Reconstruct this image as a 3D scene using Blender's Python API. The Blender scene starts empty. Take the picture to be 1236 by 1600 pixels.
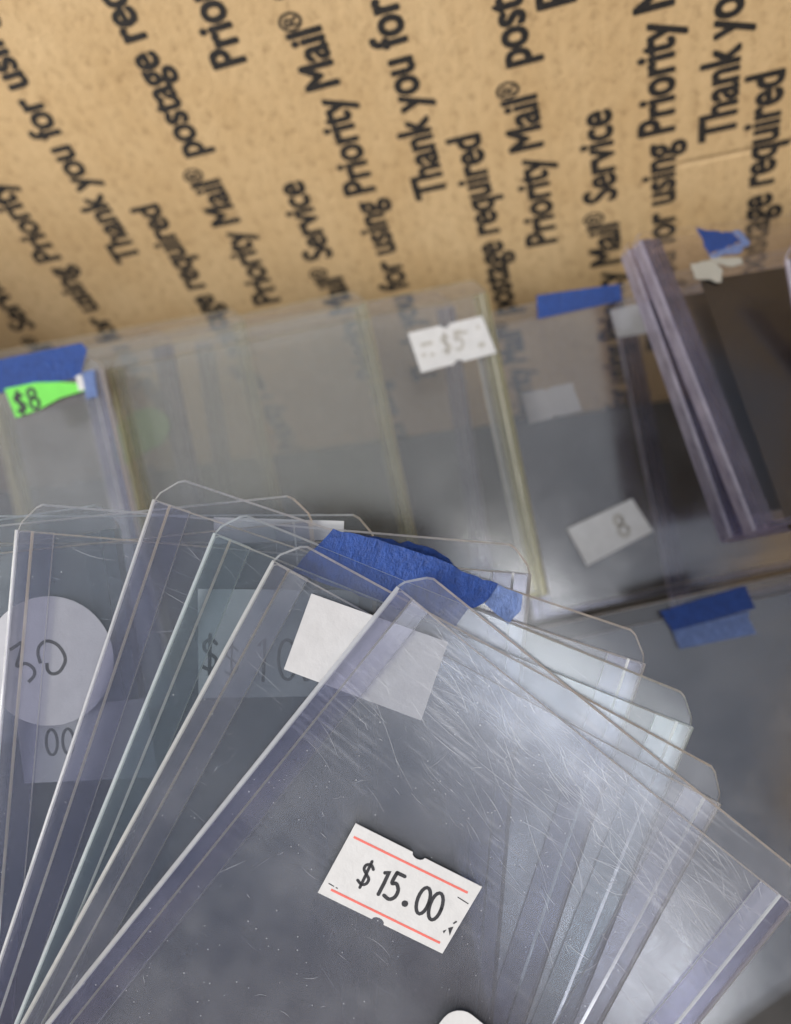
import bpy, math, random
from mathutils import Vector, Matrix

random.seed(7)
S = bpy.context.scene
COL = S.collection

# ------------------------------------------------------------------ camera
# 1 Blender unit = 10 cm.  World: X along the box's back wall, Y towards that wall, Z up; the camera is the origin.
F, CX, CY = 1240.0, 618.0, 800.0                      # focal length and centre in pixels of the 1236x1600 photograph
down = Vector((442, 900, 1240)).normalized()           # camera frame: x right, y down, z forward
along = Vector((1, -.113, -.2745)); along = (along - along.dot(down) * down).normalized()
back = -(down.cross(along)).normalized()
def W(v): return Vector((along.dot(v), back.dot(v), -down.dot(v)))
def ray(px, py): return W(Vector(((px - CX) / F, (py - CY) / F, 1)))
def P(px, py, z): return ray(px, py) * z

cam_d = bpy.data.cameras.new('camera')
cam = bpy.data.objects.new('camera', cam_d); COL.objects.link(cam)
R = Matrix((W(Vector((1, 0, 0))), W(Vector((0, -1, 0))), W(Vector((0, 0, -1))))).transposed()
cam.matrix_world = R.to_4x4()
cam_d.sensor_fit = 'VERTICAL'; cam_d.lens = 26; cam_d.sensor_height = 26 * 1600 / F; cam_d.sensor_width = 26 * 1236 / F
cam_d.clip_start = .02; cam_d.clip_end = 200
cam_d.dof.use_dof = True; cam_d.dof.focus_distance = 1.22; cam_d.dof.aperture_fstop = 1.25
S.camera = cam

# ------------------------------------------------------------------ world and lamps
wd = bpy.data.worlds.new('World'); S.world = wd; wd.use_nodes = True
wn, wl = wd.node_tree.nodes, wd.node_tree.links
bg = wn['Background']; bg.inputs['Strength'].default_value = 1.0
tc = wn.new('ShaderNodeTexCoord'); sep = wn.new('ShaderNodeSeparateXYZ'); rmp = wn.new('ShaderNodeValToRGB')
wl.new(tc.outputs['Generated'], sep.inputs[0]); wl.new(sep.outputs['Z'], rmp.inputs['Fac']); wl.new(rmp.outputs['Color'], bg.inputs['Color'])
rmp.color_ramp.elements[0].position = 0.0; rmp.color_ramp.elements[0].color = (.10, .085, .075, 1)
rmp.color_ramp.elements[1].position = .9; rmp.color_ramp.elements[1].color = (.66, .69, .74, 1)
e = rmp.color_ramp.elements.new(.28); e.color = (.52, .43, .41, 1)
e = rmp.color_ramp.elements.new(.5); e.color = (.32, .36, .47, 1)

def area(name, loc, target, sx, sy, rad, col):
    l = bpy.data.lights.new(name, 'AREA'); l.shape = 'RECTANGLE'; l.size = sx; l.size_y = sy
    l.energy = rad * math.pi * sx * sy; l.color = col
    o = bpy.data.objects.new(name, l); COL.objects.link(o); o.location = loc
    o.rotation_euler = (Vector(target) - Vector(loc)).to_track_quat('-Z', 'Y').to_euler()
    return o
area('ceiling_lamp', (-7.8, -5.6, 4.7), (0, 1.6, -1.0), 5, 5, 25, (1, .96, .90))
wl_ = area('highlight_strip', (6.2, -10.1, 6.85), (.1, .8, -1), 5.6, 2.4, 5.2, (.97, .98, 1))  # added unseen strip lamp, shaped for the highlight band on the top holder
_x = Vector((3.3, -1.2, -4.1)).normalized(); _z = (wl_.location - Vector((.1, .8, -1))).normalized(); _y = _z.cross(_x).normalized(); _x = _y.cross(_z)
wl_.rotation_euler = Matrix((_x, _y, _z)).transposed().to_euler()

S.view_settings.view_transform = 'Standard'
try: S.view_settings.look = 'None'
except Exception: pass
S.view_settings.exposure = 0; S.view_settings.gamma = 1; S.view_settings.use_curve_mapping = False
try:
    S.cycles.transparent_max_bounces = 96; S.cycles.max_bounces = 5; S.cycles.transmission_bounces = 4
    S.cycles.glossy_bounces = 2; S.cycles.diffuse_bounces = 2; S.cycles.sample_clamp_indirect = 4; S.cycles.use_denoising = True; S.cycles.use_adaptive_sampling = True; S.cycles.adaptive_threshold = .03
    S.cycles.caustics_reflective = False; S.cycles.caustics_refractive = False
except Exception: pass

# ------------------------------------------------------------------ materials
def new_mat(name):
    m = bpy.data.materials.new(name); m.use_nodes = True
    m.node_tree.nodes.clear()
    o = m.node_tree.nodes.new('ShaderNodeOutputMaterial')
    return m, m.node_tree.nodes, m.node_tree.links, o

def noise(n, l, scale, detail=4, stretch=(1, 1, 1), rough=.6, coord='Object'):
    t = n.new('ShaderNodeTexCoord'); mp = n.new('ShaderNodeMapping'); nz = n.new('ShaderNodeTexNoise')
    mp.inputs['Scale'].default_value = stretch
    l.new(t.outputs[coord], mp.inputs[0]); l.new(mp.outputs[0], nz.inputs['Vector'])
    nz.inputs['Scale'].default_value = scale; nz.inputs['Detail'].default_value = detail; nz.inputs['Roughness'].default_value = rough
    return nz.outputs['Fac']

def ramp(n, l, src, stops):
    r = n.new('ShaderNodeValToRGB'); l.new(src, r.inputs['Fac'])
    el = r.color_ramp.elements
    el[0].position, el[0].color = stops[0][0], (*stops[0][1], 1); el[1].position, el[1].color = stops[-1][0], (*stops[-1][1], 1)
    for p, c in stops[1:-1]:
        x = el.new(p); x.color = (*c, 1)
    return r.outputs['Color']

def maprange(n, l, src, a, b, c, d):
    m = n.new('ShaderNodeMapRange'); l.new(src, m.inputs['Value'])
    for k, v in zip(('From Min', 'From Max', 'To Min', 'To Max'), (a, b, c, d)): m.inputs[k].default_value = v
    return m.outputs['Result']

def clear(name, tint=(.935, .938, .95), haze=.0035, rough=.12, spec=.034, hazecol=(.8, .82, .86), scuff=.0, fine=.0):
    """Thin clear PVC: lets light straight through, reflects by facing angle, with a little surface haze."""
    m, n, l, o = new_mat(name)
    tr = n.new('ShaderNodeBsdfTransparent'); tr.inputs['Color'].default_value = (*tint, 1)
    gl = n.new('ShaderNodeBsdfGlossy'); gl.inputs['Roughness'].default_value = rough
    df = n.new('ShaderNodeBsdfDiffuse'); df.inputs['Color'].default_value = (*hazecol, 1)
    lw = n.new('ShaderNodeLayerWeight'); lw.inputs['Blend'].default_value = .5
    pw = n.new('ShaderNodeMath'); pw.operation = 'POWER'; l.new(lw.outputs['Facing'], pw.inputs[0]); pw.inputs[1].default_value = 5
    fr = maprange(n, l, pw.outputs[0], 0, 1, spec, .95)
    nz = noise(n, l, 5, 3, (1, 1, 1), .7)
    hz = maprange(n, l, nz, .35, .75, haze * .5, haze * 1.8 + scuff)
    if fine:                                                   # rubbed patches of hair-fine scuffs; their haze also imitates a glow by the lip
        tcn = n.new('ShaderNodeTexCoord'); mp = n.new('ShaderNodeMapping'); mp.inputs['Rotation'].default_value = (0, 0, math.radians(16)); mp.inputs['Scale'].default_value = (6, 130, 6)
        l.new(tcn.outputs['Object'], mp.inputs[0]); sc = n.new('ShaderNodeTexNoise'); l.new(mp.outputs[0], sc.inputs['Vector']); sc.inputs['Scale'].default_value = 1.6; sc.inputs['Detail'].default_value = 4
        big = n.new('ShaderNodeMath'); big.operation = 'MULTIPLY'; l.new(maprange(n, l, sc.outputs['Fac'], .52, .75, 0, fine), big.inputs[0]); l.new(maprange(n, l, noise(n, l, 7, 2), .42, .65, .1, 1), big.inputs[1])
        sep_ = n.new('ShaderNodeSeparateXYZ'); l.new(tcn.outputs['Object'], sep_.inputs[0]); yy = maprange(n, l, sep_.outputs['Y'], .05, .45, .12, 1)
        b2 = n.new('ShaderNodeMath'); b2.operation = 'MULTIPLY_ADD'; l.new(big.outputs[0], b2.inputs[0]); l.new(yy, b2.inputs[1]); l.new(hz, b2.inputs[2]); hz = b2.outputs[0]
    m1 = n.new('ShaderNodeMixShader'); l.new(hz, m1.inputs[0]); l.new(tr.outputs[0], m1.inputs[1]); l.new(df.outputs[0], m1.inputs[2])
    m2 = n.new('ShaderNodeMixShader'); l.new(fr, m2.inputs[0]); l.new(m1.outputs[0], m2.inputs[1]); l.new(gl.outputs[0], m2.inputs[2])
    l.new(m2.outputs[0], o.inputs['Surface'])
    l.new(maprange(n, l, nz, .3, .7, rough * .7, rough * 1.5), gl.inputs['Roughness'])
    return m

def frosted(name, col=(.93, .94, .96), trans=.06, tint=(.95, .95, .97), glossy=.3, rough=.22, scale=40):
    """Cut or folded PVC edge: whitish, broken up along its length."""
    m, n, l, o = new_mat(name)
    tr = n.new('ShaderNodeBsdfTransparent'); tr.inputs['Color'].default_value = (*tint, 1)
    df = n.new('ShaderNodeBsdfDiffuse'); df.inputs['Color'].default_value = (*col, 1)
    tl = n.new('ShaderNodeBsdfTranslucent'); tl.inputs['Color'].default_value = (*col, 1)
    gl = n.new('ShaderNodeBsdfGlossy'); gl.inputs['Roughness'].default_value = rough
    a = n.new('ShaderNodeMixShader'); a.inputs[0].default_value = .65; l.new(df.outputs[0], a.inputs[1]); l.new(tl.outputs[0], a.inputs[2])
    b = n.new('ShaderNodeMixShader'); b.inputs[0].default_value = glossy; l.new(a.outputs[0], b.inputs[1]); l.new(gl.outputs[0], b.inputs[2])
    c = n.new('ShaderNodeMixShader'); l.new(b.outputs[0], c.inputs[1]); l.new(tr.outputs[0], c.inputs[2])
    l.new(maprange(n, l, noise(n, l, scale, 5, (1, .35, 1)), .3, .7, max(0, trans - .25), min(1, trans + .25)), c.inputs[0])
    l.new(c.outputs[0], o.inputs['Surface'])
    return m

def paper(name, col, rough=.75, var=.06, ns=30):
    m, n, l, o = new_mat(name)
    b = n.new('ShaderNodeBsdfPrincipled'); b.inputs['Roughness'].default_value = rough
    lo = tuple(c * (1 - var) for c in col); hi = tuple(min(1, c * (1 + var)) for c in col)
    l.new(ramp(n, l, noise(n, l, ns, 6), [(.3, lo), (.7, hi)]), b.inputs['Base Color'])
    bp = n.new('ShaderNodeBump'); bp.inputs['Strength'].default_value = .15; bp.inputs['Distance'].default_value = .004
    l.new(noise(n, l, ns * 5, 4), bp.inputs['Height']); l.new(bp.outputs[0], b.inputs['Normal'])
    l.new(b.outputs[0], o.inputs['Surface'])
    return m

def _wxz(px, py):
    r = ray(px, py); return r.x * 2.16 / r.y, r.z * 2.16 / r.y
_c0, _c1 = _wxz(1040, 262), _wxz(1236, 221)
CREASE = ((_c1[1] - _c0[1]) / (_c1[0] - _c0[0]), _c0[1] - _c0[0] * (_c1[1] - _c0[1]) / (_c1[0] - _c0[0]))
def kraft():
    m, n, l, o = new_mat('kraft_cardboard')
    b = n.new('ShaderNodeBsdfPrincipled'); b.inputs['Roughness'].default_value = .72
    big = noise(n, l, 4.5, 5, (1, 1, .8), .6); fib = noise(n, l, 38, 6, (1, 1, .8), .72)
    c1 = ramp(n, l, big, [(.3, (.495, .335, .165)), (.7, (.58, .415, .225))])
    c2 = ramp(n, l, fib, [(.27, (.55, .50, .44)), (.47, (.97, .97, .96)), (.62, (1, 1, 1)), (.80, (1.14, 1.14, 1.12))])
    mx = n.new('ShaderNodeMix'); mx.data_type = 'RGBA'; mx.blend_type = 'MULTIPLY'; mx.inputs[0].default_value = .95
    l.new(c1, mx.inputs[6]); l.new(c2, mx.inputs[7]); l.new(mx.outputs[2], b.inputs['Base Color'])
    tcn = n.new('ShaderNodeTexCoord'); wv = n.new('ShaderNodeTexWave'); wv.bands_direction = 'X'
    l.new(tcn.outputs['Object'], wv.inputs['Vector']); wv.inputs['Scale'].default_value = 6.5; wv.inputs['Distortion'].default_value = .8
    ad = n.new('ShaderNodeMath'); ad.operation = 'MULTIPLY_ADD'; l.new(wv.outputs['Fac'], ad.inputs[0]); ad.inputs[1].default_value = .13; l.new(fib, ad.inputs[2])
    # a pressed crease running across the right half of the board
    sx = n.new('ShaderNodeSeparateXYZ'); l.new(tcn.outputs['Object'], sx.inputs[0])
    ln_ = n.new('ShaderNodeMath'); ln_.operation = 'MULTIPLY_ADD'; l.new(sx.outputs['X'], ln_.inputs[0]); ln_.inputs[1].default_value = -CREASE[0]; l.new(sx.outputs['Z'], ln_.inputs[2])
    df_ = n.new('ShaderNodeMath'); df_.operation = 'SUBTRACT'; l.new(ln_.outputs[0], df_.inputs[0]); df_.inputs[1].default_value = CREASE[1]
    ab_ = n.new('ShaderNodeMath'); ab_.operation = 'ABSOLUTE'; l.new(df_.outputs[0], ab_.inputs[0])
    cr_ = maprange(n, l, ab_.outputs[0], 0, .012, -1.6, 0); lim = maprange(n, l, sx.outputs['X'], .22, .34, 0, 1)
    cm_ = n.new('ShaderNodeMath'); cm_.operation = 'MULTIPLY_ADD'; l.new(cr_, cm_.inputs[0]); l.new(lim, cm_.inputs[1]); l.new(ad.outputs[0], cm_.inputs[2]); ad = cm_
    bp = n.new('ShaderNodeBump'); bp.inputs['Strength'].default_value = .42; bp.inputs['Distance'].default_value = .013
    l.new(ad.outputs[0], bp.inputs['Height']); l.new(bp.outputs[0], b.inputs['Normal'])
    l.new(b.outputs[0], o.inputs['Surface'])
    return m

def tape_mat(name, col, trans=0.0):
    m, n, l, o = new_mat(name)
    b = n.new('ShaderNodeBsdfPrincipled'); b.inputs['Roughness'].default_value = .48
    cr = noise(n, l, 85, 5, (1, .6, 1), .75)
    l.new(ramp(n, l, cr, [(.28, tuple(c * .6 for c in col)), (.55, col), (.8, tuple(min(1, c * 1.35 + .01) for c in col))]), b.inputs['Base Color'])
    bp = n.new('ShaderNodeBump'); bp.inputs['Strength'].default_value = .7; bp.inputs['Distance'].default_value = .012
    l.new(cr, bp.inputs['Height']); l.new(bp.outputs[0], b.inputs['Normal'])
    if trans:
        t = n.new('ShaderNodeBsdfTransparent'); x = n.new('ShaderNodeMixShader'); x.inputs[0].default_value = trans
        l.new(b.outputs[0], x.inputs[1]); l.new(t.outputs[0], x.inputs[2]); l.new(x.outputs[0], o.inputs['Surface'])
    else: l.new(b.outputs[0], o.inputs['Surface'])
    return m

M = dict(
    kraft=kraft(), ink=paper('black_print', (.013, .011, .010), .75, .6, 45),
    white=paper('white_label_paper', (.60, .595, .59)), grey=paper('grey_label_print', (.42, .40, .36), .7, .1),
    red=paper('red_line_print', (.72, .16, .13), .7, .1), pen=paper('dark_price_ink', (.03, .03, .035), .6, .25, 80),
    green=paper('fluorescent_green_paper', (.13, .85, .07), .6, .04), cream=paper('cream_label_paper', (.40, .39, .34)),
    tape=tape_mat('blue_painters_tape', (.012, .060, .28)), tape_thin=tape_mat('single_ply_blue_tape', (.19, .29, .60), .30),
    shade=paper('dark_floor_shade', (.050, .047, .045), .6, .25, 6), brown=paper('brown_shade_insert', (.010, .006, .004), .55, .35, 5),  # near-black tones that put shade into the colour
    dim=paper('dusky_shade_insert', (.040, .032, .034), .6, .3, 5), dull=paper('dull_green_reflection', (.15, .25, .08), .7, .1), aged=paper('round_label_paper', (.40, .40, .43)),
    lime=paper('lime_label_paper', (.16, .66, .08), .6, .05), plain=paper('plain_label_paper', (.50, .495, .50)), label_echo=paper('label_reflection_grey', (.30, .285, .28)), scratch=None)
m, n, l, o = new_mat('scratched_plastic')
_d = n.new('ShaderNodeBsdfDiffuse'); _d.inputs['Color'].default_value = (.9, .92, .95, 1)
_g = n.new('ShaderNodeBsdfGlossy'); _g.inputs['Roughness'].default_value = .3
_t = n.new('ShaderNodeBsdfTransparent'); _a = n.new('ShaderNodeMixShader'); _a.inputs[0].default_value = .5
_b = n.new('ShaderNodeMixShader'); _b.inputs[0].default_value = .66
l.new(_d.outputs[0], _a.inputs[1]); l.new(_g.outputs[0], _a.inputs[2]); l.new(_a.outputs[0], _b.inputs[1]); l.new(_t.outputs[0], _b.inputs[2]); l.new(_b.outputs[0], o.inputs['Surface'])
M['scratch'] = m
# plastics: panel, rail, edge for each tone of holder
PL = {
    'grey_veil': (clear('grey_veil_panel', (.95, .955, .965), .022, .16, .07, (.72, .78, .88)), clear('grey_veil_rail', (.78, .78, .88), .05, .2, .06, (.6, .6, .75)), frosted('grey_veil_edge')),  # cool haze in the panel colour imitates a grey reflection
    'back': (clear('back_row_panel', (.980, .980, .982), .009, .14, .065), clear('back_row_rail', (.80, .80, .88), .05, .2, .06, (.6, .6, .75)), frosted('back_row_edge')),
    'worn': (clear('worn_clear_panel', (.93, .935, .95), .007, .30, .055, fine=.22), clear('worn_rail', (.83, .83, .92), .012, .15, .06, (.5, .5, .75)), frosted('worn_cut_edge')),
    'clear': (clear('clear_plastic_panel'), clear('violet_tinged_rail', (.87, .87, .935), .010, .15, .06, (.6, .6, .8)), frosted('frosted_cut_edge', glossy=.32)),
    'cool': (clear('cool_clear_panel', (.925, .94, .945)), clear('cool_rail', (.89, .92, .93), .010, .15, .06, (.7, .78, .8)), frosted('cool_cut_edge', (.82, .9, .92))),
    'hazy': (clear('scuffed_panel', (.93, .935, .945), .010, .2), clear('hazy_rail', (.88, .88, .92), .028, .2, .06, (.75, .76, .84)), frosted('hazy_cut_edge', (.92, .92, .9))),
    'violet': (clear('violet_clear_panel', (.976, .972, .978), .003, .12, .03), clear('violet_rail', (.62, .60, .72), .09, .42, .03, (.52, .50, .62)), frosted('violet_edge', (.60, .56, .68), .4, (.9, .88, .95), .1, .4)),
    'yellow': (clear('aged_clear_panel', (.977, .973, .955), .007, .14, .065), clear('aged_rail', (.82, .80, .64), .09, .2, .07, (.62, .58, .36)), frosted('aged_yellow_edge', (.95, .92, .68), .05)),
}

# ------------------------------------------------------------------ helpers
def link(name, me, mats, parent=None, mw=None):
    o = bpy.data.objects.new(name, me); COL.objects.link(o)
    for x in (mats if isinstance(mats, (list, tuple)) else [mats]): me.materials.append(x)
    if parent is not None: o.parent = parent
    if mw is not None: o.matrix_world = mw
    return o
def tag(o, label=None, cat=None, group=None, kind=None):
    for k, v in (('label', label), ('category', cat), ('group', group), ('kind', kind)):
        if v: o[k] = v
def empty(name, mw):
    o = bpy.data.objects.new(name, None); COL.objects.link(o); o.matrix_world = mw; o.empty_display_size = .1
    return o

class MB:
    def __init__(s): s.v, s.f, s.m = [], [], []
    def quad_strip(s, loops, mats, closed=False):
        pass
    def prism(s, out, z0, z1, bev=0, mt=0, ms=1):
        n = len(out); c = len(s.v)
        cx = sum(p[0] for p in out) / n; cy = sum(p[1] for p in out) / n
        ins = inset(out, bev) if bev else out
        s.v += [(x, y, z0) for x, y in out] + [(x, y, z1) for x, y in ins]
        s.f.append([c + n - 1 - i for i in range(n)]); s.m.append(mt)
        s.f.append([c + n + i for i in range(n)]); s.m.append(mt)
        for i in range(n):
            j = (i + 1) % n
            s.f.append([c + i, c + j, c + n + j, c + n + i]); s.m.append(ms)
    def sweep(s, prof, y0, y1, mats, flip=False):
        k = len(prof); c = len(s.v)
        s.v += [(x, y0, z) for x, z in prof] + [(x, y1, z) for x, z in prof]
        for i in range(k):
            j = (i + 1) % k
            q = [c + i, c + j, c + k + j, c + k + i]
            s.f.append(q[::-1] if flip else q); s.m.append(mats[i])
        s.f.append(list(range(c, c + k))); s.m.append(mats[0]); s.f.append(list(range(c + 2 * k - 1, c + k - 1, -1))); s.m.append(mats[0])
    def ribbon(s, pts, w, z, taper=False):
        n = len(pts)
        if n < 2: return
        c = len(s.v)
        for i, (x, y) in enumerate(pts):
            a = pts[max(0, i - 1)]; b = pts[min(n - 1, i + 1)]
            dx, dy = b[0] - a[0], b[1] - a[1]; d = math.hypot(dx, dy) or 1
            ww = w * (max(.12, math.sin(math.pi * (i + .15) / (n - 1 + .3))) if taper else 1) / 2
            s.v += [(x - dy / d * ww, y + dx / d * ww, z), (x + dy / d * ww, y - dx / d * ww, z)]
        for i in range(n - 1):
            s.f.append([c + 2 * i + 1, c + 2 * i + 3, c + 2 * i + 2, c + 2 * i]); s.m.append(0)
    def disc(s, x, y, r, z, k=8):
        c = len(s.v); s.v += [(x + r * math.cos(2 * math.pi * i / k), y + r * math.sin(2 * math.pi * i / k), z) for i in range(k)]
        s.f.append(list(range(c, c + k))); s.m.append(0)
    def poly(s, pts, z):
        c = len(s.v); s.v += [(x, y, z) for x, y in pts]; s.f.append(list(range(c, c + len(pts)))); s.m.append(0)
    def mesh(s, name):
        me = bpy.data.meshes.new(name); me.from_pydata(s.v, [], s.f)
        for p, k in zip(me.polygons, s.m): p.material_index = k
        me.update(); return me

def area2(o): return sum(o[i][0] * o[(i + 1) % len(o)][1] - o[(i + 1) % len(o)][0] * o[i][1] for i in range(len(o)))
def ccw(o): return o if area2(o) > 0 else o[::-1]
def inset(out, b):
    r = []; n = len(out)
    for i in range(n):
        p0, p1, p2 = Vector(out[i - 1]), Vector(out[i]), Vector(out[(i + 1) % n])
        d1, d2 = (p1 - p0).normalized(), (p2 - p1).normalized()
        n1, n2 = Vector((-d1.y, d1.x)), Vector((-d2.y, d2.x))
        mm = n1 + n2; den = max(.25, 1 + n1.dot(n2))
        r.append(tuple(p1 + mm * (b / den)))
    return r
def smooth(pts, k=6):
    o = []
    for i in range(len(pts) - 1):
        p0, p1, p2, p3 = pts[max(0, i - 1)], pts[i], pts[i + 1], pts[min(len(pts) - 1, i + 2)]
        for j in range(k):
            t = j / k
            o.append(tuple(.5 * (2 * b + (c - a) * t + (2 * a - 5 * b + 4 * c - d) * t * t + (3 * b - a - 3 * c + d) * t ** 3) for a, b, c, d in zip(p0, p1, p2, p3)))
    return o + [pts[-1]]
def ell(cx, cy, rx, ry, a0=0, a1=360, k=18):
    return [(cx + rx * math.cos(math.radians(a0 + (a1 - a0) * i / k)), cy + ry * math.sin(math.radians(a0 + (a1 - a0) * i / k))) for i in range(k + 1)]

GL = {   # single-line price-gun and pen figures in a box 0..0.5 wide, 0..1 tall
    '0': [ell(.25, .5, .21, .48)],
    '1': [[(.16, .86), (.30, 1.0), (.28, .5), (.24, 0)]],
    '5': [[(.50, .98), (.20, .98)], smooth([(.20, .98), (.16, .58), (.32, .62), (.46, .44), (.44, .18), (.28, .02), (.06, .06)])],
    '3': [smooth([(.0, .86), (.22, 1.0), (.36, .97), (.34, .78), (.22, .55), (.16, .46), (.30, .48), (.46, .36), (.44, .10), (.30, -.06)])],
    '8': [ell(.25, .75, .17, .23), ell(.25, .26, .21, .26)],
    '$': [smooth([(.44, .80), (.30, .92), (.12, .84), (.10, .66), (.26, .52), (.42, .38), (.40, .18), (.24, .08), (.04, .16)]), [(.27, 1.06), (.23, -.06)]],
    '.': [ell(.12, .06, .045, .045)],
    'c': [smooth([(.10, .42), (.08, .78), (.26, .98), (.46, .80), (.50, .40), (.38, .06), (.20, .02), (.18, .22)])],   # an open hand-drawn nought
}
def glyphs(mb, text, x, y, h, w, slant=0, adv=.66, z=0):
    for ch in text:
        if ch != ' ':
            for st in GL[ch]:
                mb.ribbon([(x + (px + slant * py) * h, y + py * h) for px, py in st], w, z)
                for q in (st[0], st[-1]): mb.disc(x + (q[0] + slant * q[1]) * h, y + q[1] * h, w / 2, z + .00003)
            if ch == '.': mb.disc(x + .12 * h, y + .06 * h, .09 * h, z + .00004, 12)
        x += h * (adv if ch not in '. ' else adv * .72)

# ------------------------------------------------------------------ the box
WALL_Y, FLOOR_Z, TOP_Z = 2.16, -2.43, -.18
XL, XR, YF = -3.0, 2.6, -1.5
def slab(name, lo, hi, mat, parent):
    mb = MB(); c = 0
    x0, y0, z0 = lo; x1, y1, z1 = hi
    mb.v = [(x0, y0, z0), (x1, y0, z0), (x1, y1, z0), (x0, y1, z0), (x0, y0, z1), (x1, y0, z1), (x1, y1, z1), (x0, y1, z1)]
    mb.f = [[3, 2, 1, 0], [4, 5, 6, 7], [0, 1, 5, 4], [1, 2, 6, 5], [2, 3, 7, 6], [3, 0, 4, 7]]; mb.m = [0] * 6
    return link(name, mb.mesh(name), mat, parent)
box = empty('cardboard_box', Matrix.Translation((0, 0, 0)))
tag(box, 'open brown cardboard mailing box printed with black lettering, holding the clear card holders', 'box')
bw = slab('back_wall', (XL, WALL_Y, FLOOR_Z), (XR, WALL_Y + .04, TOP_Z), M['kraft'], box)
slab('side_wall', (XL - .04, YF, FLOOR_Z), (XL - .001, WALL_Y + .04, TOP_Z), M['kraft'], box)
slab('side_wall', (XR + .001, YF, FLOOR_Z), (XR + .04, WALL_Y + .04, TOP_Z), M['kraft'], box)
slab('front_wall', (XL, YF - .04, FLOOR_Z), (XR, YF - .001, -1.6), M['kraft'], box)
slab('floor', (XL - .04, YF - .04, FLOOR_Z - .04), (XR + .04, WALL_Y + .04, FLOOR_Z - .001), M['kraft'], box)

def wall_xz(px, py):
    r = ray(px, py); t = (WALL_Y) / r.y
    return r.x * t, r.z * t
_tcache = {}
def text_mesh(s, size=1.0, bold=.018):
    cu = bpy.data.curves.new('lettering_source', 'FONT'); cu.body = s; cu.size = size; cu.offset = bold; cu.resolution_u = 4
    ob = bpy.data.objects.new('lettering_source', cu); COL.objects.link(ob)
    bpy.context.view_layer.update()
    dg = bpy.context.evaluated_depsgraph_get()
    me = bpy.data.meshes.new_from_object(ob.evaluated_get(dg))
    bpy.data.objects.remove(ob); bpy.data.curves.remove(cu)
    return me
def text_w(s):
    if not s: return 0
    if s not in _tcache:
        me = text_mesh(s + 'l', 1, 0); a = max(v.co.x for v in me.vertices); bpy.data.meshes.remove(me)
        me = text_mesh('l', 1, 0); b = max(v.co.x for v in me.vertices); bpy.data.meshes.remove(me)
        _tcache[s] = a - b
    return _tcache[s]
TALL, REG = 1.38, .50
def line_w(s): return sum(text_w(p) for p in s.split('\u00ae')) + REG * s.count('\u00ae')
LA, LB = 'Thank you for using Priority Mail\u00ae Service', 'Priority Mail\u00ae postage required'
z0 = wall_xz(698, 303)[1]; z1 = wall_xz(636, 67)[1]
TS = (z1 - z0) / text_w('Thank you ')
wall_lines = [  # full line, the words before the anchor, anchor pixel on the baseline
    (LA, 'Thank you for using Priority Mail\u00ae ', 56, 512), (LA, 'Thank you for using ', 97, 405), (LA, '', 222, 404),
    (LB, LB, 243, 316), (LB, 'Priority Mail\u00ae ', 322, 241), (LA, LA, 470, 281), (LB, '', 386, 98),
    (LA, 'Thank you for using ', 587, 299), (LA, '', 698, 303), (LB, LB, 747, 205), (LB, '', 870, 379),
    (LA, 'Thank you for using Priority Mail\u00ae ', 963, 311), (LB, '', 900, 4), (LA, 'Thank you for using ', 1053, 206), (LA, '', 1148, 211),
    (LB, LB, 1226, 104)]
tv, tf = [], []
for s, pre, px, py in wall_lines:
    x, z = wall_xz(px, py); z -= TS * line_w(pre) if pre else 0
    parts = s.split('\u00ae')
    for k, part in enumerate(parts):
        me = text_mesh(part, TS, 0); off = text_w(part) * TS
        for q in range(9):                                     # heavy weight: the outline spread in a small ring
            r = 0 if q == 8 else .044 * TS; dx, dz = r * math.cos(q * math.pi / 4), r * math.sin(q * math.pi / 4); c = len(tv)
            tv += [(x - v.co.y * TALL + dx, WALL_Y - .0012 - .00003 * q, z + v.co.x + dz) for v in me.vertices]
            for p in me.polygons: tf.append([c + i for i in p.vertices])
        bpy.data.meshes.remove(me); z += off
        if k < len(parts) - 1:
            me = text_mesh('\u00ae', TS * .62, 0); c = len(tv)
            for q in range(5):
                r = 0 if q == 4 else .016 * TS; dx, dz = r * math.cos(q * math.pi / 2), r * math.sin(q * math.pi / 2); c = len(tv)
                tv += [(x - (v.co.y + TS * .30) * TALL + dx, WALL_Y - .0012 - .00003 * q, z + v.co.x + dz) for v in me.vertices]
                for p in me.polygons: tf.append([c + i for i in p.vertices])
            bpy.data.meshes.remove(me); z += REG * TS
keep = [f for f in tf if all(FLOOR_Z < tv[i][2] < TOP_Z for i in f)]
me = bpy.data.meshes.new('printed_lettering'); me.from_pydata(tv, [], keep); me.update()
link('printed_lettering', me, M['ink'], bw)

ln = empty('floor_shade_sheet', Matrix.Translation((0, .5, FLOOR_Z)))
ln_m = slab('floor_shade_mesh', (XL + .02, YF + .02 - .5, .002), (XR - .02, WALL_Y - .02 - .5, .03), M['shade'], ln)  # dark sheet added over the cardboard floor in place of its shade
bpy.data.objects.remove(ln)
ln_m.name = 'floor_shade_sheet'; ln_m.location = (0, .5, FLOOR_Z)
tag(ln_m, 'added dark grey sheet imitating shade on the floor of the box beneath the holders', 'shade')

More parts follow.
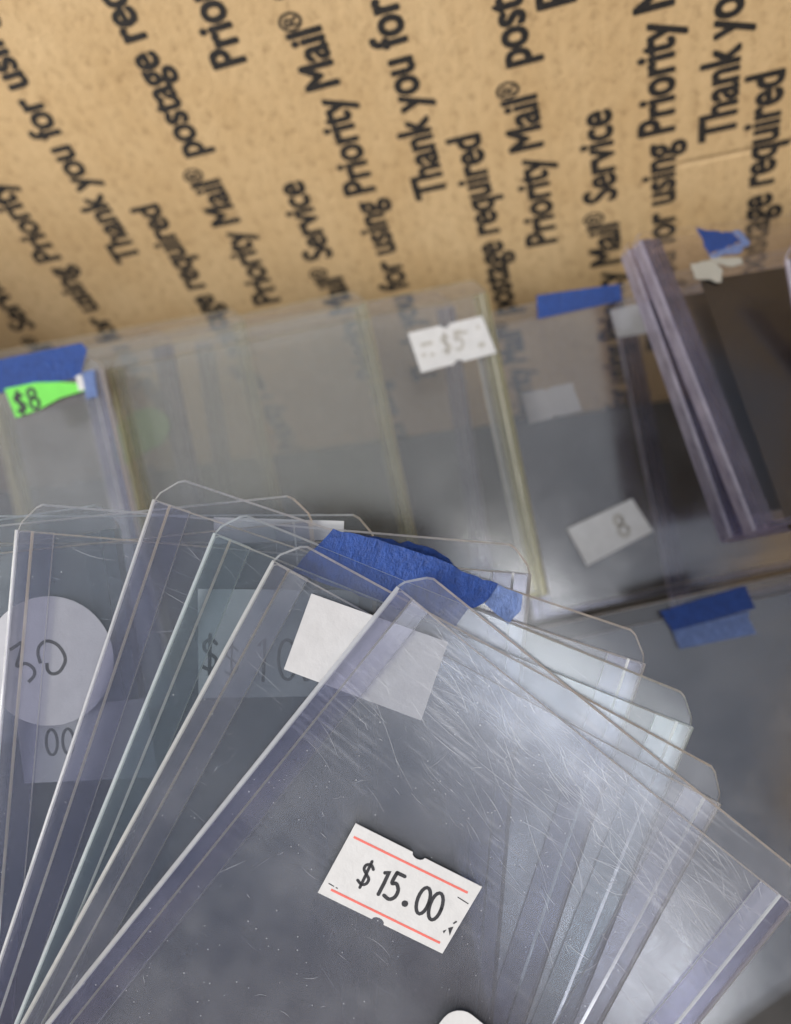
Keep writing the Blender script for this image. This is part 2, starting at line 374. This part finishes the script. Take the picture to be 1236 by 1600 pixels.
# ------------------------------------------------------------------ clear card holders
class Holder:
    """A rigid card sleeve: two clear panels held by two folded side rails; local x right, y up, z towards the viewer; origin at its centre."""
    def __init__(s, TL, TR, BL, z, tone, label, group, n=(0, 0, -1), chamfer=(.036, .043), lip=.045, rail=.031, thick=.014, cat='card holder', lead=False):
        N = W(Vector(n)).normalized()
        p0 = P(*TL, z)
        def hit(px, py):
            r = ray(px, py); return r * (p0.dot(N) / r.dot(N))
        s.hit = hit
        p1 = hit(*TR); X = (p1 - p0).normalized(); Y = N.cross(X).normalized()
        if lead:
            Y = (p0 - hit(*BL)).normalized(); X = Y.cross(N).normalized()
        w = (p1 - p0).length
        h = -(hit(*BL) - p0).dot(Y) if not isinstance(BL, (int, float)) else BL * w
        c = p0 + X * w / 2 - Y * h / 2
        mw = Matrix((X, Y, N)).transposed().to_4x4(); mw.translation = c
        s.w, s.h, s.mw, s.inv = w, h, mw, mw.inverted()
        s.o = empty('card_holder', mw); tag(s.o, label, cat, group)
        s.t = thick; s.n = 0
        panel, railm, edge = PL[tone]
        cx, cy = chamfer; hw, hh = w / 2, h / 2
        def outline(top, hw, cx, cy):
            L = [(-hw, top - cy), (-hw + cx * .10, top - cy * .74), (-hw + cx * .72, top - cy * .13), (-hw + cx, top)]
            return ccw([(-hw + .012, -hh), (-hw, -hh + .012)] + L + [(-x, y) for x, y in L[::-1]] + [(hw, -hh + .012), (hw - .012, -hh)])
        g = .0035
        mb = MB(); mb.prism(outline(hh, hw, cx, cy), -thick, -thick + g, .0032); link('back_panel', mb.mesh('back_panel'), [panel, edge], s.o)
        mb = MB(); r = .004
        fo = ccw([(-hw + r, -hh + r), (-hw + r, hh - lip - .004), (-hw + r + .006, hh - lip), (hw - r - .006, hh - lip), (hw - r, hh - lip - .004), (hw - r, -hh + r)])
        mb.prism(fo, -g - .0003, -.0003, .0022); link('front_panel', mb.mesh('front_panel'), [panel, edge], s.o)
        b = .0052
        prof = [(-hw - .001, -thick - .001), (-hw - .001, .001 - b), (-hw - .001 + b, .0012), (-hw + rail - b * .7, .0012), (-hw + rail, .0012 - b * .6),
                (-hw + rail * 1.95, -.0052), (-hw + rail * 1.95 + .0012, -.0068), (-hw + rail * 1.95, -thick - .001)]
        mats = [1, 1, 0, 1, 0, 1, 0, 0]
        for sg in (1, -1):
            mb = MB(); mb.sweep([(x * sg, zz) for x, zz in prof], -hh + .004, hh - cy - .002, mats, flip=sg > 0)
            link('side_rail', mb.mesh('side_rail'), [railm, edge], s.o)
        mb = MB(); mb.prism(ccw([(-hw + rail, -hh + .001), (hw - rail, -hh + .001), (hw - rail, -hh + .021), (-hw + rail, -hh + .021)]), -thick - .001, .0010, .0035)
        link('bottom_seal', mb.mesh('bottom_seal'), [railm, edge], s.o)
    def loc(s, px, py):
        q = s.inv @ s.hit(px, py); return q.x, q.y
    def top(s):
        s.n += 1; return .0018 + .0004 * s.n
    def patch(s, name, pts, mat, th=.0014, k=1, jag=0.0, soft=0, z=None, parent=None, label=None, side=1):
        L = [s.loc(*p) for p in pts]
        for _ in range(soft):
            L = [tuple(a * (1 - t) + b * t for a, b in zip(L[i], L[(i + 1) % len(L)])) for i in range(len(L)) for t in (.25, .75)]
        if jag:
            out = []
            for i, p in enumerate(L):
                q = L[(i + 1) % len(L)]; d = math.hypot(q[0] - p[0], q[1] - p[1]); m_ = max(1, int(d / .012))
                for j in range(m_):
                    t = j / m_; a = (random.random() - .5) * jag if j else 0
                    out.append((p[0] + (q[0] - p[0]) * t - (q[1] - p[1]) / d * a, p[1] + (q[1] - p[1]) * t + (q[0] - p[0]) / d * a))
            L = out
        L = ccw(L); zz = s.top() if z is None else z
        mb = MB(); mb.prism(L, zz, zz + th, 0, 0, 0)
        o = link(name, mb.mesh(name), mat, parent or s.o)
        if label: o['label'] = label
        o['_z'] = zz + th
        return o
    def ink(s, name, parent, fn, mat, A, B, zoff=.0003):
        """Draw strokes in a frame whose x axis runs from pixel A to pixel B."""
        a, b = s.loc(*A), s.loc(*B); mb = MB(); fn(mb)
        ux, uy = b[0] - a[0], b[1] - a[1]; d = math.hypot(ux, uy); ux /= d; uy /= d; z = parent['_z'] + zoff
        mb.v = [(a[0] + ux * x * d - uy * y * d, a[1] + uy * x * d + ux * y * d, z + zz) for x, y, zz in mb.v]
        return link(name, mb.mesh(name), mat, parent)

def notched(c, frac=.5, r=6.5, bottom=.5):
    """Four label corners (TL, TR, BR, BL) with the little die-cut notches of a price-gun label."""
    TL, TR, BR, BL = [Vector(p) for p in c]
    def notch(a, b, fr, inn):
        d = (b - a).normalized(); m_ = a + (b - a) * fr; i = inn.normalized()
        return [tuple(m_ + d * (math.cos(t) * -r * 1.5) + i * math.sin(t) * r) for t in [math.pi * k / 6 for k in range(7)]]
    return [tuple(TL)] + notch(TL, TR, frac, BL - TL) + [tuple(TR), tuple(BR)] + notch(BR, BL, bottom, TL - BL) + [tuple(BL)]

# ---- holders lying back against the wall, far to near
GB = 'blurred holders leaning at the back of the box'
NB = (.0, .02, -1)
hC = Holder((300, 512), (706, 452), 1.34, 2.42, 'violet', 'clear violet-edged holder with its rounded corner just above left of the $5 label', GB, NB, (.05, .05), rail=.028)
hH = Holder((955, 470), (1365, 385), 1.2, 2.40, 'violet', 'violet-edged clear holder behind the one with the wide blue tape tab', GB, NB)
hE = Holder((-262, 640), (152, 548), 1.34, 2.10, 'back', 'clear holder at the left edge with blue tape over a fluorescent green label', GB, NB)
hD = Holder((-145, 592), (263, 513), 1.34, 2.36, 'violet', 'clear holder with violet side rail behind the yellowed left edge, with a painted green reflection', GB, NB)
hF = Holder((-32, 552), (377, 478), 1.34, 2.33, 'yellow', 'yellowed clear holder with its right edge left of the faint slanting edge', GB, (.06, .03, -1), rail=.021)
hB = Holder((-22, 574), (568, 449), (130, 1010), 2.26, 'yellow', 'wide yellowed clear holder ending in the faint slanting edge left of the $5 label', GB, NB, rail=.021)
hA = Holder((163, 553), (757, 431), (296, 1046), 2.18, 'yellow', 'wide yellowed clear holder with a white $5 price label at its top right', GB, NB, rail=.021)
hG = Holder((733, 493), (1300, 372), (866, 966), 2.22, 'back', 'clear holder with a wide blue tape tab above a small white label low down', GB, NB)
hU = Holder((645, 1024), (1262, 890), 1.3, 2.02, 'grey_veil', 'clear holder in the nearer row with a folded blue tape tab on its top edge', GB, (0, -.14, -1))
hK = Holder((974, 366), (1390, 372), (1143, 842), 2.06, 'violet', 'lower of two stacked violet-edged holders on the right side', GB, (.15, -.35, -1), thick=.042, lead=True)
hL = Holder((990, 352), (1400, 358), (1180, 832), 1.99, 'violet', 'upper of two stacked violet-edged holders, with an added dark sheet imitating shade', GB, (.15, -.35, -1), thick=.036, lead=True)
hN = Holder((1226, 376), (1640, 300), 1.2, 1.88, 'violet', 'violet-edged holder just entering at the right edge beside the torn blue tape', GB, NB)

hE.patch('blue_tape', [(-40, 570), (128, 536), (137, 546), (126, 590), (-40, 622)], M['tape'])
gl_ = hE.patch('green_label_or_reflection', [(8, 608), (55, 598), (95, 597), (122, 599), (134, 610), (95, 622), (62, 640), (26, 653)], M['lime'])
hE.ink('lettering', gl_, lambda mb: glyphs(mb, '$8', 0, 0, .62, .10), M['pen'], (30, 648), (80, 631))
hE.patch('label_fold', [(119, 588), (128, 585), (135, 609), (124, 611)], M['white'])
hE.patch('tape_flap', [(129, 582), (148, 578), (153, 620), (136, 624)], M['tape_thin'])
hD.patch('green_label_or_reflection', [(174, 668), (228, 632), (268, 650), (262, 690), (226, 706), (180, 738)], M['dull'], soft=2)  # dull green patch imitating the reflection of the green label
pl = hA.patch('price_label', notched([(637, 521), (753, 494), (776, 552), (658, 583)], .5, 5), M['white'])
def _five(mb):
    glyphs(mb, '$5', .34, .16, .24, .035); mb.ribbon([(.08, .34), (.24, .34)], .05, 0); mb.ribbon([(.56, .36), (.70, .36)], .04, 0)
    mb.ribbon([(.06, .21), (.12, .21)], .04, 0); mb.ribbon([(.17, .19), (.23, .19)], .04, 0); mb.ribbon([(.80, .14), (.88, .16)], .06, 0); mb.ribbon([(.84, .36), (.86, .40)], .04, 0)
hA.ink('lettering', pl, _five, M['grey'], (658, 583), (776, 552))
hG.patch('blue_tape', [(838, 462), (968, 444), (972, 470), (840, 499)], M['tape'])
hG.patch('paper_tab', [(956, 482), (1030, 466), (1040, 514), (968, 526)], M['white'], z=-.02)
gl2 = hG.patch('price_label', [(885, 826), (987, 779), (1020, 830), (917, 884)], M['white'])
hG.ink('lettering', gl2, lambda mb: glyphs(mb, '8', .58, .12, .30, .05), M['grey'], (917, 884), (1020, 830))
hG.patch('label_reflection', notched([(815, 614), (895, 597), (911, 641), (828, 662)], .5, 3), M['label_echo'], z=-.011)  # grey patch imitating a faint reflection of the $5 label
hU.patch('blue_tape', [(1030, 955), (1163, 915), (1179, 950), (1050, 986)], M['tape'])
hU.patch('tape_flap', [(1050, 986), (1170, 955), (1168, 965), (1181, 990), (1062, 1014)], M['tape_thin'])
hL.patch('shade_insert', [(1096, 436), (1420, 384), (1560, 760), (1236, 826)], M['brown'], z=-.008)  # dark sheet added inside to imitate the shaded void
hK.patch('shade_insert', [(1020, 462), (1400, 402), (1520, 742), (1172, 800)], M['dim'], z=-.025)  # second added dark sheet, shade put into its colour
hL.patch('blue_tape', [(1087, 357), (1112, 362), (1142, 364), (1158, 378), (1132, 390), (1107, 399)], M['tape'], jag=.008)
hL.patch('tape_flap', [(1142, 364), (1156, 362), (1171, 380), (1152, 398), (1110, 404), (1107, 399), (1132, 390), (1158, 378)], M['tape_thin'], jag=.008)
hL.patch('label_fold', [(1108, 404), (1156, 404), (1160, 414), (1145, 418), (1118, 412)], M['cream'], jag=.008)
hL.patch('paper_tab', [(1078, 414), (1110, 408), (1128, 424), (1126, 442), (1084, 436)], M['cream'], jag=.008)

# ---- the fan in the foreground, undermost first
GF = 'holders fanned out in the foreground'
NF = (0, 0, -1)
Z1, DZ = 1.20, .0165
def fan(k, TL, TR, tone, label, **kw): return Holder(TL, TR, 1.34, Z1 + DZ * k, tone, label, GF, NF, **kw)
f8 = fan(7, (-624, 905), (176, 783), 'cool', 'lowest holder of the fan, its clipped corner showing above the round sticker')
f7 = fan(6, (-225, 806), (586, 803), 'cool', 'fanned holder with a blue-grey label reading 00 below the round label')
f6 = fan(5, (-326, 853), (482, 770), 'hazy', 'fanned holder carrying the round white sticker with a handwritten 30')
f5 = fan(4, (26, 784), (834, 853), 'clear', 'upright fanned holder with the $ 10 price label, under the blue tape')
f4 = fan(3, (252, 738), (1024, 996), 'clear', 'fanned holder with torn blue painter tape folded over its top edge')
f3 = fan(2, (350, 791), (1102, 1096), 'cool', 'fanned holder without label directly on the blue taped one')
f2 = fan(1, (447, 836), (1150, 1218), 'hazy', 'fanned holder with a blank white label, second from the top of the fan')
f1 = fan(0, (650, 881), (1272, 1381), 'worn', 'topmost scratched holder of the fan with the red-lined $15.00 label')

lab = f7.patch('price_label', [(25, 1111), (230, 1090), (247, 1213), (40, 1223)], M['white'])
f7.ink('lettering', lab, lambda mb: glyphs(mb, '00', .17, .20, .20, .022, 0, .62), M['pen'], (40, 1223), (247, 1213))
f7.patch('paper_tab', [(335, 808), (538, 814), (537, 842), (335, 850)], M['white'])
rnd = f6.patch('round_sticker', [(78 + 101 * math.cos(a), 1032 + 101 * math.sin(a)) for a in [2 * math.pi * i / 48 for i in range(48)]], M['aged'])
def _thirty(mb):
    for st in ([(17, 1015), (28, 1008), (36, 1004), (33, 1022), (28, 1040), (42, 1036), (54, 1044), (55, 1055), (46, 1065)],
               [(65, 1036), (61, 1020), (64, 1008), (75, 1001), (90, 1006), (101, 1020), (103, 1034), (94, 1049), (83, 1052), (76, 1046), (75, 1035)]):
        mb.ribbon(smooth([(x / 100, (1100 - y) / 100) for x, y in st]), .052, 0)
f6.ink('lettering', rnd, _thirty, M['pen'], (0, 1100), (100, 1100))
lab = f5.patch('price_label', [(310, 920), (560, 922), (562, 1086), (311, 1090)], M['white'])
def _ten(mb):
    glyphs(mb, '$', .02, .16, .22, .022); glyphs(mb, '$', .16, .13, .20, .012); glyphs(mb, '10.00', .34, .10, .26, .020, 0, .58)
f5.ink('lettering', lab, _ten, M['pen'], (311, 1090), (562, 1086))
# tape folded over the top edge of the fourth holder
f4.patch('blue_tape', [(521, 826), (600, 846), (690, 875), (720, 892), (778, 912), (755, 942), (730, 952), (710, 981), (585, 938), (456, 892)], M['tape'], th=.003, jag=.004)
f4.patch('tape_flap', [(779, 913), (816, 929), (813, 954), (793, 976), (757, 943)], M['tape_thin'], jag=.004)
f4.patch('tape_torn_edge', [(548, 833), (600, 842), (650, 851), (690, 866), (722, 893), (690, 884), (645, 868), (600, 852)], M['tape'], z=-f4.t - .004, jag=.008)
lab = f2.patch('blank_label', [(487, 927), (700, 1003), (658, 1125), (444, 1045)], M['plain'])
lab = f1.patch('price_label', notched([(556, 1285), (753, 1384), (691, 1488), (497, 1393)], .5, 7, .52), M['white'], jag=0)
A_, B_ = (497, 1393), (691, 1488)
def _fifteen(mb):
    glyphs(mb, '$', .212, .178, .185, .022, -.05); glyphs(mb, '1', .352, .182, .185, .027, -.06); glyphs(mb, '5', .425, .180, .205, .027, -.08)
    mb.disc(.598, .205, .024, .00002, 14); glyphs(mb, '0', .667, .180, .205, .026, -.10); glyphs(mb, '0', .765, .180, .210, .026, -.10)
    mb.poly([(.955, .185), (.985, .21), (.99, .14)], 0); mb.poly([(.93, .15), (.95, .17), (.945, .135)], 0); mb.ribbon([(.975, .23), (.99, .255)], .012, 0)
    for x0, y0, x1, y1 in ((.04, .095, .085, .092), (.10, .092, .115, .09), (.92, .415, 1.01, .405)): mb.ribbon([(x0, y0), (x1, y1)], .007, 0)
f1.ink('lettering', lab, _fifteen, M['pen'], A_, B_)
f1.ink('red_lines', lab, lambda mb: (mb.ribbon([(.055, .475), (.97, .475)], .017, 0), mb.ribbon([(.075, .062), (.95, .062)], .017, 0)), M['red'], A_, B_)
# corner of a second, rounded label low on the top holder
def rrect(h, TLpx, w, hh, r):
    x, y = h.loc(*TLpx); pts = []
    for cx, cy, a0 in ((x + r, y - r, 180), (x + w - r, y - r, 90), (x + w - r, y - hh + r, 0), (x + r, y - hh + r, -90)):
        pts += [(cx + r * math.cos(math.radians(a0 - 90 * k / 6)), cy + r * math.sin(math.radians(a0 - 90 * k / 6))) for k in range(7)]
    mb = MB(); z = h.top(); mb.prism(ccw(pts), z, z + .0014, 0, 0, 0)
    return link('rounded_label', mb.mesh('rounded_label'), M['white'], h.o)
rrect(f1, (713, 1564), .22, .13, .03)

# ---- scratches and dust
def scratches(h, n, dust, seed, lipbias=.0):
    rnd = random.Random(seed); mb = MB(); hw, hh = h.w / 2, h.h / 2
    z = .0016
    for i in range(n):
        near = rnd.random() < lipbias
        x = rnd.uniform(-hw * .85, hw * .9)
        y = hh - .05 - (abs(rnd.gauss(0, .11)) if near else rnd.uniform(0, h.h * .75))
        a = math.radians(rnd.gauss(-14, 15) if near else rnd.choice((rnd.gauss(-20, 14), rnd.gauss(60, 22))))
        L = rnd.uniform(.02, 1) ** 2 * (.14 if near else .05) + .006; cur = rnd.gauss(0, .22)
        p = []; k = 7
        for j in range(k):
            t = j / (k - 1) - .5; ang = a + cur * t
            p.append((x + math.cos(ang) * L * t, y + math.sin(ang) * L * t))
        if all(abs(q[0]) < hw and -hh < q[1] < hh - .047 for q in p):
            mb.ribbon(p, rnd.uniform(.00025, .0009) * rnd.uniform(.6, 1), z, True)
    for i in range(dust):
        x, y = rnd.uniform(-hw, hw), rnd.uniform(-hh, hh - .05); mb.disc(x, y, rnd.uniform(.0004, .0013), z + .0001, 6)
    o = link('surface_scratches', mb.mesh('surface_scratches'), M['scratch'], h.o); o['kind'] = 'stuff'
scratches(f1, 420, 420, 1, .85)
for i, h in enumerate((f2, f3, f4, f5, f6, f7)): scratches(h, 70, 150, 10 + i, .4)
